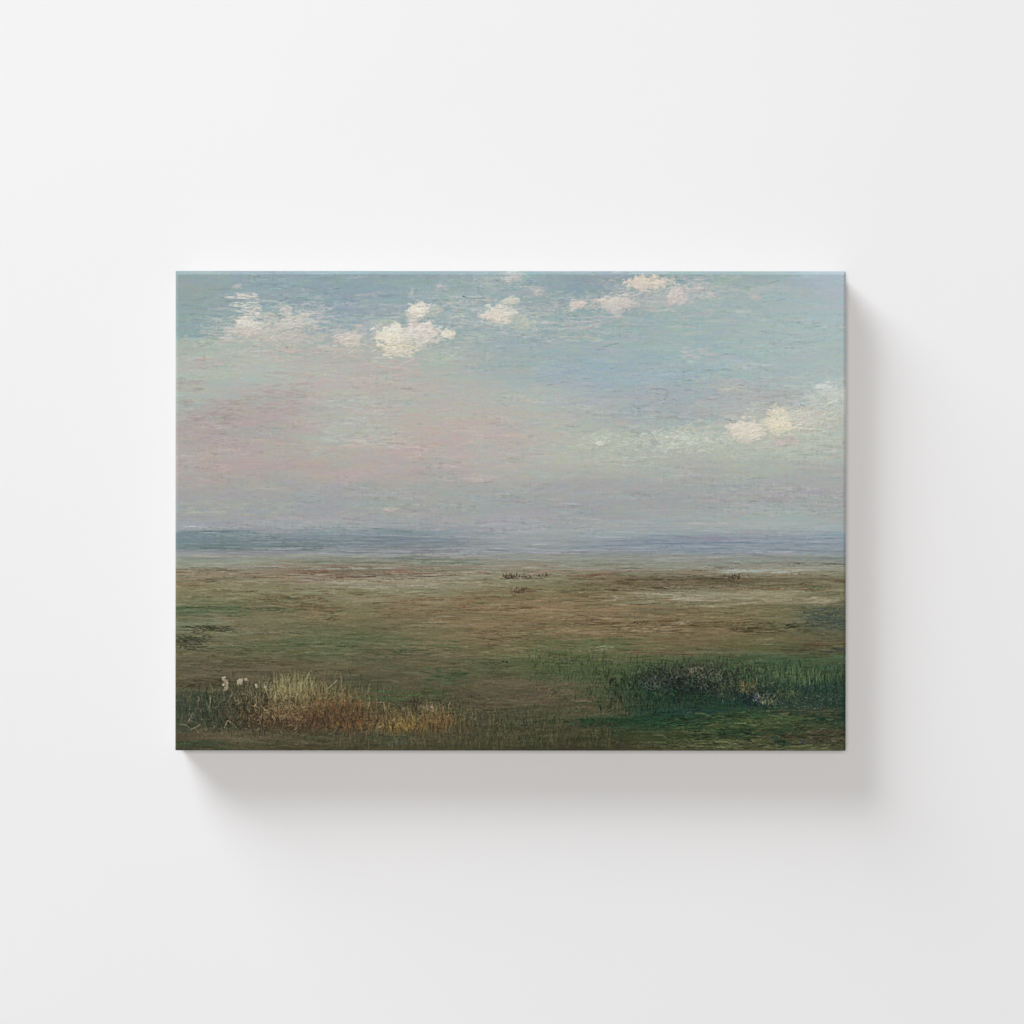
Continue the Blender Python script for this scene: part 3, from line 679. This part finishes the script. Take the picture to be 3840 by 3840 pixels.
clump(60, 1270, 2640, 70, 26, [(124, 78, 50), (116, 80, 48)], (5, 16), lean=.6, dark=.1)
clump(160, 1330, 2720, 120, 26, [(128, 84, 48), (134, 100, 54)], (5, 16), lean=.8, dark=.2)
clump(1300, 1580, 2700, 205, 56, OCH, (14, 44))
clump(300, 1500, 2725, 80, 26, [(126, 108, 62), (144, 118, 62), (124, 98, 52)], (8, 28), lean=.45, dark=.2)
clump(150, 1640, 2700, 60, 40, [(122, 100, 64), (116, 84, 54)], (8, 28), dark=.2)
clump(26, 1615, 2655, 60, 12, [(156, 138, 106), (150, 130, 96)], (16, 34), a=(.5, .85), dark=0)
line([(1562, 2632), (1564, 2646), (1558, 2664)], 3, (48, 38, 28), .7)
blades(900, 1700, 2120, 2690, 2815, [(78, 78, 52), (62, 66, 44), (94, 88, 58), (48, 56, 38)], (14, 50), W=(1, 2.4), a=(.25, .6))
blades(900, 1240, 1900, 2750, 2818, [(84, 80, 54), (66, 64, 42), (52, 50, 34), (96, 90, 62)], (14, 50), W=(1, 2.4), a=(.2, .55))
blades(500, 1880, 2300, 2720, 2815, [(72, 66, 42), (54, 52, 34), (88, 84, 52)], (12, 40), a=(.3, .6))
blades(40, 1545, 1570, 2640, 2690, [(48, 38, 28)], (20, 40), a=(.2, .5))
# flower heads and stray bright marks on the left
for (x, y, rx, ry_) in ((845, 2560, 15, 21), (848, 2582, 10, 11), (840, 2545, 9, 9), (898, 2558, 15, 14), (905, 2552, 9, 11), (924, 2548, 9, 8), (962, 2572, 4, 10), (995, 2578, 7, 4)):
    for _ in range(14):
        dab(x + U(-rx, rx) * .6, y + U(-ry_, ry_) * .6, x + U(-rx, rx) * .8, y + U(-ry_, ry_) * .8, 4, np.array((160, 148, 120)) + RNG.normal(0, 11), .8, .7, .3)
for p in ([(676, 2716), (700, 2720), (716, 2736), (740, 2726), (752, 2716)], [(742, 2612), (748, 2622), (740, 2636)], [(786, 2606), (790, 2630), (784, 2656)],
          [(874, 2600), (884, 2630), (896, 2624)], [(884, 2642), (902, 2636), (906, 2622)], [(954, 2650), (964, 2636), (958, 2610)], [(1152, 2542), (1160, 2524)],
          [(1222, 2588), (1250, 2566), (1266, 2550)], [(1282, 2590), (1294, 2584), (1296, 2572)], [(842, 2730), (854, 2702), (870, 2712), (888, 2730)],
          [(1420, 2636), (1440, 2634), (1444, 2668)], [(1386, 2632), (1380, 2660)], [(1418, 2732), (1432, 2722)], [(706, 2708), (722, 2676)]):
    line(p, U(2, 3), (156, 140, 104), .7, 1)
for _ in range(170):
    x, y = U(680, 1120), U(2580, 2745)
    dab(x, y, x + U(-10, 10), y + U(-10, 10), U(1, 2.2), np.array((134, 120, 88)) + RNG.normal(0, 14), U(.3, .75), .9, .4, U(-4, 4))
# right hand thicket
t3 = pl((2200, 2560), (2270, 2490), (2400, 2480), (2500, 2500), (2600, 2480), (2680, 2478), (2760, 2496), (2900, 2500), (3172, 2500))
blades(500, 1980, 2280, 2450, 2560, [(60, 78, 46), (48, 62, 42), (80, 94, 56)], (8, 30), a=(.3, .6))
blades(60, 2000, 2300, 2470, 2500, [(36, 46, 44)], (4, 10), W=(1.5, 3), lean=.8)
cloud(2270, 2500, 2490, 2680, (56, 70, 48), 0, .5, low_col=(44, 62, 42), rag=.6, seed=63, h=.2, edge=.35)
cloud(2380, 2860, 2490, 2640, (38, 44, 38), 0, .85, low_col=(28, 44, 36), rag=.5, seed=64, h=.2, edge=.3)
cloud(2760, 3260, 2520, 2680, (50, 70, 52), 0, .5, low_col=(34, 54, 46), rag=.5, seed=65, h=.2, edge=.3)
clump(900, 2370, 2580, 150, 90, [(70, 90, 54), (56, 76, 46), (44, 64, 42), (40, 58, 42)], (10, 36), dark=.3)
clump(400, 2480, 2610, 110, 60, [(56, 84, 50), (44, 70, 44), (34, 56, 40)], (10, 34), dark=.3)
clump(1500, 2590, 2550, 210, 60, [(46, 60, 42), (34, 44, 34), (30, 38, 34), (24, 42, 36)], (8, 28), W=(1.2, 2.8), lean=.6, dark=.35)
clump(420, 2650, 2500, 140, 34, [(66, 82, 54), (72, 76, 58), (58, 60, 48)], (12, 34), lean=.3)
clump(230, 2650, 2545, 110, 44, [(104, 108, 84), (90, 96, 78), (78, 84, 70)], (4, 20), lean=.9, dark=.25, a=(.35, .85), h=1.6)
clump(14, 2610, 2520, 40, 24, [(142, 124, 100), (124, 104, 86)], (6, 22), lean=.7, dark=0, h=1.6)
clump(130, 2470, 2560, 80, 40, [(92, 94, 88), (80, 82, 74)], (4, 14), lean=.9, dark=.2, h=1.4)
clump(260, 2740, 2590, 60, 40, [(86, 86, 56), (72, 74, 54), (62, 66, 56)], (6, 24), lean=.5)
clump(700, 2830, 2600, 120, 44, [(56, 70, 48), (38, 52, 48), (26, 38, 44)], (8, 28), W=(1.4, 3), dark=.3)
clump(170, 2812, 2572, 40, 26, [(92, 92, 58), (112, 102, 64), (100, 94, 54)], (8, 24), lean=.4, dark=.2)
for _ in range(90):
    x, y = RNG.normal(2825, 22), RNG.normal(2622, 20)
    dab(x, y, x + U(-8, 8), y + U(-14, 8), U(2, 4.5), (24, 32, 44) + RNG.normal(0, 3, 3), .7, .3, .2)
for _ in range(26):
    x, y = RNG.normal(2837, 6), RNG.normal(2610, 10)
    dab(x, y, x + U(-3, 3), y + U(-10, 6), U(1.5, 2.8), np.array((142, 134, 138)) + RNG.normal(0, 10), .65, 1.5, .2)
blades(90, 2850, 2910, 2610, 2645, [(140, 122, 78), (150, 138, 110)], (5, 16), lean=.7)
blades(50, 2780, 2800, 2560, 2600, [(140, 116, 62)], (6, 20), lean=.4)
clump(1500, 3010, 2545, 260, 50, [(62, 88, 58), (72, 96, 60), (52, 76, 52), (40, 60, 50)], (12, 40), W=(1.2, 3), dark=.3)
clump(160, 2990, 2540, 110, 26, [(82, 102, 66), (90, 106, 70)], (16, 40), lean=.1, dark=.1)
clump(120, 2950, 2600, 70, 34, [(96, 104, 62), (86, 94, 56)], (8, 26), lean=.5, dark=.2)
blades(500, 2850, 3172, 2575, 2660, [(36, 50, 44), (30, 46, 46), (46, 66, 48)], (8, 28), W=(1.4, 3), a=(.3, .7))
for _ in range(240):
    x, y = U(2850, 3160), U(2600, 2660)
    dab(x, y, x + U(-8, 8), y + U(-3, 3), U(1, 1.8), np.array((118, 128, 104)) + RNG.normal(0, 14), U(.25, .6), 1.0, .4)
line([(2830, 2662), (2900, 2658), (3000, 2660), (3080, 2664)], 3, (30, 50, 42), .7)
line([(2840, 2668), (2920, 2661), (3020, 2663)], 1.6, (84, 100, 76), .6)
for (x, y, c) in ((3002, 2768, (54, 68, 86)), (3006, 2778, (42, 56, 74)), (3012, 2786, (38, 50, 64)), (3030, 2745, (104, 120, 108)), (3060, 2776, (40, 58, 62)), (2920, 2690, (116, 130, 104))):
    for _ in range(3):
        dab(x + U(-4, 4), y + U(-3, 3), x + U(-5, 5), y + U(-4, 4), U(2, 4), c, .75, .8, .2)
line([(3004, 2780), (3020, 2788), (3040, 2776)], 2, (50, 66, 78), .5)
for _ in range(900):                        # grain of small touches over the foreground
    x, y = U(660, 3170), U(2480, 2812)
    dab(x, y, x + U(-6, 6), y + U(-5, 5), U(.9, 2), at(x, y, IMG) + RNG.normal(0, 18), U(.3, .7), .6, .3)
for _ in range(1500):
    x, y = U(660, 3170), U(2180, 2520)
    dab(x, y, x + U(4, 26), y + U(-1.5, 1.5), U(.8, 1.6), at(x, y, IMG) + RNG.normal(0, 16), U(.3, .65), .4, .5)

IMG += (win(2380, 3300, 2560, 2740, 200) * (.6 + .6 * fbm(120, 30, 94, 4)))[..., None] * np.array((-7.0, 2.5, 0.5))
# thick little touches in the foreground: a light ridge with its dark furrow beside it
for (n, xa, xb, ya, yb, gl, L) in ((1500, 650, 3180, 2560, 2815, 20, (3, 13)), (300, 680, 1150, 2570, 2750, 34, (4, 13)), (380, 1020, 1720, 2600, 2760, 34, (4, 15)),
                                   (420, 2450, 2900, 2500, 2640, 30, (4, 14)), (420, 2800, 3170, 2560, 2665, 26, (3, 12)), (520, 2480, 3170, 2670, 2812, 30, (6, 26)),
                                   (300, 1980, 2500, 2450, 2600, 20, (4, 14)), (260, 1700, 2300, 2600, 2800, 22, (4, 16))):
    for _ in range(n):
        x, y, l = U(xa, xb), U(ya, yb), U(*L)
        th = RNG.normal(.1, .35) if y > 2670 and x > 2450 else U(-1.6, 1.6)
        dx, dy = math.cos(th) * l, math.sin(th) * l
        c = at(x, y, IMG).copy()
        w_ = U(1.1, 2.3)
        dab(x + 2, y + 2.6, x + dx + 2, y + dy + 2.6, w_, c * .55, U(.3, .7), -.8, .3, U(-3, 3))
        dab(x, y, x + dx, y + dy, w_, c + np.array((1, .93, .68)) * gl * U(.3, 1.3), U(.4, .85), 1.5, .3, U(-3, 3))
for _ in range(520):
    x, y, l = U(2420, 3180), U(2675, 2812), U(10, 46)
    dab(x - l / 2, y, x + l / 2, y + RNG.normal(0, 3), U(1.5, 4.5), at(x, y, IMG) * (U(.5, .75) if U(0, 1) < .5 else U(1.1, 1.35)), U(.35, .75), .5, .6, U(-3, 3))

# fine tooth of the brushwork: short dark and light flecks along the stroke
gnd = smooth((GY - 2095) / 70)
sk = 1 - smooth((GY - 2000) / 60)
fg = smooth((GY - 2500) / 120)
def fl(cx, cy, seed, lo, w=.25):
    return thr(noise(cx, cy, seed), lo, w)
patch = .25 + 1.1 * smooth(fbm(220, 60, 90, 5, .7) * 1.2 + .3)
TEX = sk * patch * (-6.5 * fl(24, 4.2, 801, .45) - 4 * fl(8, 4, 802, .55) - 3.5 * fl(4.2, 16, 803, .5) + 4.5 * fl(34, 4.2, 804, .4) + 3.0 * fl(5, 5, 805, .5) + 2.5 * fl(4.2, 14, 806, .5) + 3.5 * fbm(120, 12, 807, 3))
gp = .35 + .75 * smooth(fbm(190, 26, 91, 5, .7) * 1.3 + .45)
TEX = TEX + gnd * gp * (-14 * fl(70, 4.4, 811, .35, .4) - 13 * fl(20, 4.2, 812, .4, .3) + 12 * fl(54, 4.4, 813, .35, .4) + 12 * fl(16, 4.4, 814, .45, .3) - 12 * fl(130, 5, 815, .5, .3) + 9 * fbm(110, 14, 816, 4)) * .85 * (1 - .3 * fg)
TEX = TEX + fg * smooth(fbm(90, 60, 92, 5, .7) * 1.3 + .5) * (-8 * fl(6, 13, 821, .4, .3) + 8 * fl(6, 11, 822, .45, .3) - 11 * fl(7, 6, 823, .4, .3) + 15 * fl(7, 5, 824, .55, .3) + 7 * fbm(24, 12, 825, 3))
TEX = TEX + (1 - sk) * (1 - gnd) * (-6 * fl(50, 4.2, 831, .4, .3) + 6 * fl(60, 4.2, 832, .4, .3))
lum = IMG.mean(-1)
TEX = TEX * np.clip(lum / 130, .55, 1.15)
IMG += TEX[..., None]
HGT += TEX * .03
# broken colour: tiny warm and cool touches
for sd, cc in ((841, (5, -2, -1)), (842, (-5, 3, 0)), (843, (-2, -1, 5)), (844, (3, 2, -4))):
    IMG += (fl(22, 6, sd, .3, .3) * (.5 + .5 * sk))[..., None] * np.array(cc, float) * .55

def blur(a, r):
    for ax in (0, 1):
        acc = a.copy()
        for k in range(1, r + 1):
            acc += np.roll(a, k, ax) + np.roll(a, -k, ax)
        a = acc / (2 * r + 1)
    return a


edge_in = np.clip(np.minimum.reduce([GY - Y0, X0 + PW - GX, GX - X0, Y0 + PH - GY]) / 20, 0, 1)
IMG += (IMG - blur(IMG, 3)) * (.14 + .20 * (1 - sk))[..., None] * edge_in[..., None]
IMG += np.clip(IMG - blur(IMG, 9), -30, 30) * .22 * edge_in[..., None]
pm = np.clip(win(600, 1600, 1440, 1815, 260) + .8 * win(1150, 2000, 1330, 1790, 260), 0, 1) * (.75 + .5 * fbm(260, 50, 93, 4))
IMG += (sk * (1 - pm))[..., None] * np.array((1.5, 3.5, 2.5)) + (sk * pm)[..., None] * np.array((1.8, 0.9, 0.9))
IMG += (gnd * smooth((2520 - GY) / 120))[..., None] * np.array((8, 6, 2.5))
g_ = IMG.mean(-1, keepdims=True)
IMG = g_ + (IMG - g_) * (1 - .16 * sk - .10 * (1 - sk))[..., None]

# grain of the canvas print
grain = RNG.normal(0, 1, (NY, NX))
grain = (grain + np.roll(grain, 1, 1) + .5 * np.roll(grain, 1, 0)) / 1.6
amp = 1.4 + 2.0 * smooth((GY - 2080) / 120)
IMG += (grain * amp)[..., None]
IMG += (DRY * (1.3 + 1.6 * smooth((GY - 1980) / 150)))[..., None]
IMG += (fbm(3, 14, 44, 2) * 1.1 * sky)[..., None]
IMG = np.clip(IMG, 8, 245)

GAIN = 1.0
SR = np.array((.93, .93, .93))
lin = np.where(IMG / 255 <= .04045, IMG / 255 / 12.92, ((IMG / 255 + .055) / 1.055) ** 2.4) * SR * GAIN
ALB = np.clip(lin, 0, .9)


# ================================================================= objects
def node_mat(name):
    m = bpy.data.materials.new(name)
    m.use_nodes = True
    nt = m.node_tree
    return m, nt, nt.nodes["Principled BSDF"]


def weave_bump(nt, bsdf, scale, dist, strength):
    tc = nt.nodes.new("ShaderNodeTexCoord")
    bumps = None
    add = nt.nodes.new("ShaderNodeMath"); add.operation = 'ADD'
    for k, d in enumerate(('X', 'Y')):
        w = nt.nodes.new("ShaderNodeTexWave")
        w.wave_type = 'BANDS'; w.bands_direction = d
        w.inputs["Scale"].default_value = scale
        w.inputs["Distortion"].default_value = 1.5
        w.inputs["Detail"].default_value = 1
        nt.links.new(tc.outputs["Object"], w.inputs["Vector"])
        nt.links.new(w.outputs["Fac"], add.inputs[k])
    b = nt.nodes.new("ShaderNodeBump")
    b.inputs["Strength"].default_value = strength
    b.inputs["Distance"].default_value = dist
    nt.links.new(add.outputs[0], b.inputs["Height"])
    nt.links.new(b.outputs["Normal"], bsdf.inputs["Normal"])


def canvas_mat():
    m, nt, b = node_mat("printed_canvas")
    at_ = nt.nodes.new("ShaderNodeAttribute"); at_.attribute_name = "paint"
    nt.links.new(at_.outputs["Color"], b.inputs["Base Color"])
    b.inputs["Roughness"].default_value = .75
    b.inputs["Specular IOR Level"].default_value = .12
    weave_bump(nt, b, 500, .0001, .15)
    return m


def grid_mesh(name, P, col, mat, parent, flip=False):
    """P (ny,nx,3) points, col (ny,nx,3) linear colours"""
    ny, nx = P.shape[:2]
    me = bpy.data.meshes.new(name)
    nv, nf = nx * ny, (nx - 1) * (ny - 1)
    me.vertices.add(nv); me.loops.add(nf * 4); me.polygons.add(nf)
    me.vertices.foreach_set("co", P.reshape(-1).astype(np.float32))
    idx = np.arange(nv).reshape(ny, nx)
    q = [idx[:-1, :-1], idx[1:, :-1], idx[1:, 1:], idx[:-1, 1:]]
    if flip:
        q = q[::-1]
    q = np.stack(q, -1).reshape(-1)
    me.loops.foreach_set("vertex_index", q.astype(np.int32))
    me.polygons.foreach_set("loop_start", (np.arange(nf) * 4).astype(np.int32))
    me.update(calc_edges=True)
    ca = me.color_attributes.new("paint", 'FLOAT_COLOR', 'POINT')
    c4 = np.ones((nv, 4), np.float32); c4[:, :3] = col.reshape(-1, 3)
    ca.data.foreach_set("color", c4.reshape(-1))
    me.materials.append(mat)
    o = bpy.data.objects.new(name, me)
    C.objects.link(o)
    o.parent = parent
    return o


root = bpy.data.objects.new("canvas_print", None)
C.objects.link(root)
root["label"] = "unframed landscape canvas print of pink clouded sky over green meadow, hanging on white wall"
root["category"] = "painting"
# picture plane: x right, z up, the wall is the plane y = 0 and the viewer looks along +y
CX, CZ = (X0 + PW / 2 - 1920) * MM, -(Y0 + PH / 2 - 1920) * MM
root.location = (CX, 0, CZ)
root.rotation_euler = (0, math.radians(.04), 0)

CM = canvas_mat()
hx, hz = PW / 2 * MM, PH / 2 * MM
LX = (GX - X0 - PW / 2) * MM
LZ = -(GY - Y0 - PH / 2) * MM
# the canvas turns over the stretcher bars: a shallow sloping rim on each side
rim = [(12.0, GY - Y0), (9.0, X0 + PW - GX), (8.0, GX - X0), (2.6, Y0 + PH - GY)]
TAN = .42
drop = np.zeros((NY, NX))
for w_, d_ in rim:
    drop = np.maximum(drop, np.clip(w_ - d_, 0, None) * TAN * MM)
inner = np.clip(np.minimum.reduce([GY - Y0, X0 + PW - GX, GX - X0, Y0 + PH - GY]) / 14 - 1, 0, 1)
RELIEF = .00013
YY = -(DEPTH - drop) - np.clip(HGT, -1.2, 2.2) * inner * RELIEF
P = np.stack([LX, YY, LZ], -1)
front = grid_mesh("painted_front", P, ALB, CM, root)

# sides: the canvas wraps on round, down to the wall
K = 24
ts = np.linspace(0, 1, K)
def side(edge_pts, strip_cols, flip, name):
    # edge_pts (n,3); strip_cols (K,n,3)
    n = edge_pts.shape[0]
    PP = np.repeat(edge_pts[None], K, 0).copy()
    PP[:, :, 1] = edge_pts[None, :, 1] * (1 - ts[:, None]) + (-0.0015) * ts[:, None]
    return grid_mesh(name, PP, strip_cols, CM, root, flip)
SIDE = np.array((.20, .205, .20))
def strips(a):      # the picture stops just past the corner, the rest of the wrap is a plain dark grey
    out = np.empty((K, a.shape[1], 3)); out[:] = SIDE
    out[0] = a[0]; out[1] = a[1]
    return out
side(P[0], strips(ALB), True, "canvas_side")
side(P[-1], strips(ALB[::-1]), False, "canvas_side")
side(P[:, 0], strips(ALB.transpose(1, 0, 2)), False, "canvas_side")
side(P[:, -1], strips(ALB[:, ::-1].transpose(1, 0, 2)), True, "canvas_side")

# ---- wall: one plaster sheet, faintly uneven
m, nt, b = node_mat("white_wall_paint")
tc = nt.nodes.new("ShaderNodeTexCoord")
n1_ = nt.nodes.new("ShaderNodeTexNoise"); n1_.inputs["Scale"].default_value = 3.0; n1_.inputs["Detail"].default_value = 5
n2_ = nt.nodes.new("ShaderNodeTexNoise"); n2_.inputs["Scale"].default_value = 160.0; n2_.inputs["Detail"].default_value = 4
rmp = nt.nodes.new("ShaderNodeValToRGB")
rmp.color_ramp.elements[0].position = .35; rmp.color_ramp.elements[0].color = (.812, .812, .815, 1)
rmp.color_ramp.elements[1].position = .65; rmp.color_ramp.elements[1].color = (.822, .820, .820, 1)
bp = nt.nodes.new("ShaderNodeBump"); bp.inputs["Strength"].default_value = .05; bp.inputs["Distance"].default_value = .0004
for n_ in (n1_, n2_):
    nt.links.new(tc.outputs["Object"], n_.inputs["Vector"])
nt.links.new(n1_.outputs["Fac"], rmp.inputs["Fac"])
nt.links.new(rmp.outputs["Color"], b.inputs["Base Color"])
nt.links.new(n2_.outputs["Fac"], bp.inputs["Height"])
nt.links.new(bp.outputs["Normal"], b.inputs["Normal"])
b.inputs["Roughness"].default_value = .9
b.inputs["Specular IOR Level"].default_value = .1
me = bpy.data.meshes.new("wall")
S, T = 3.2, .12
vs = [(x, y, z) for y in (0, T) for x, z in ((-S, -S), (S, -S), (S, S), (-S, S))]
fs = [(0, 1, 2, 3), (7, 6, 5, 4), (0, 4, 5, 1), (1, 5, 6, 2), (2, 6, 7, 3), (3, 7, 4, 0)]
me.from_pydata(vs, [], fs); me.update()
me.materials.append(m)
wall = bpy.data.objects.new("wall", me)
C.objects.link(wall)
wall["kind"] = "structure"
wall["label"] = "plain smooth white wall behind the canvas"


# ---- light: a big soft window-like source high on the left, frontal room fill
def area(name, loc, size, size_y, energy, col, aim=(0, 0, 0)):
    l = bpy.data.lights.new(name, 'AREA')
    l.shape = 'RECTANGLE'; l.size = size; l.size_y = size_y
    l.energy = energy; l.color = col
    o = bpy.data.objects.new(name, l)
    C.objects.link(o)
    o.location = loc
    import mathutils
    d = mathutils.Vector(aim) - mathutils.Vector(loc)
    o.rotation_euler = d.to_track_quat('-Z', 'Y').to_euler()
    return o


KEY, FILL, AMB = 1880, 200, .13
area("window_light", (-6.4, -3.0, 8.4), 9.8, 5.6, KEY, (.955, .99, 1.04))
area("room_fill", (-.25, -6.0, .2), 1.2, 1.2, FILL, (1.022, .98, .945))
w = bpy.data.worlds.new("World"); bpy.context.scene.world = w
w.use_nodes = True
bg = w.node_tree.nodes["Background"]
bg.inputs[0].default_value = (.96, .98, 1, 1)
bg.inputs[1].default_value = AMB

# ---- camera
cam = bpy.data.cameras.new("camera")
co = bpy.data.objects.new("camera", cam)
C.objects.link(co)
DIST = 3.0
cam.sensor_width = 36
cam.lens = 36 * DIST / (3840 * MM)
co.location = (0, -DEPTH - DIST, 0)
co.rotation_euler = (math.radians(90), 0, 0)
cam.clip_end = 50
sc = bpy.context.scene
sc.camera = co
sc.view_settings.view_transform = 'Standard'
sc.view_settings.look = 'None'
sc.view_settings.exposure = 0
sc.view_settings.gamma = 1
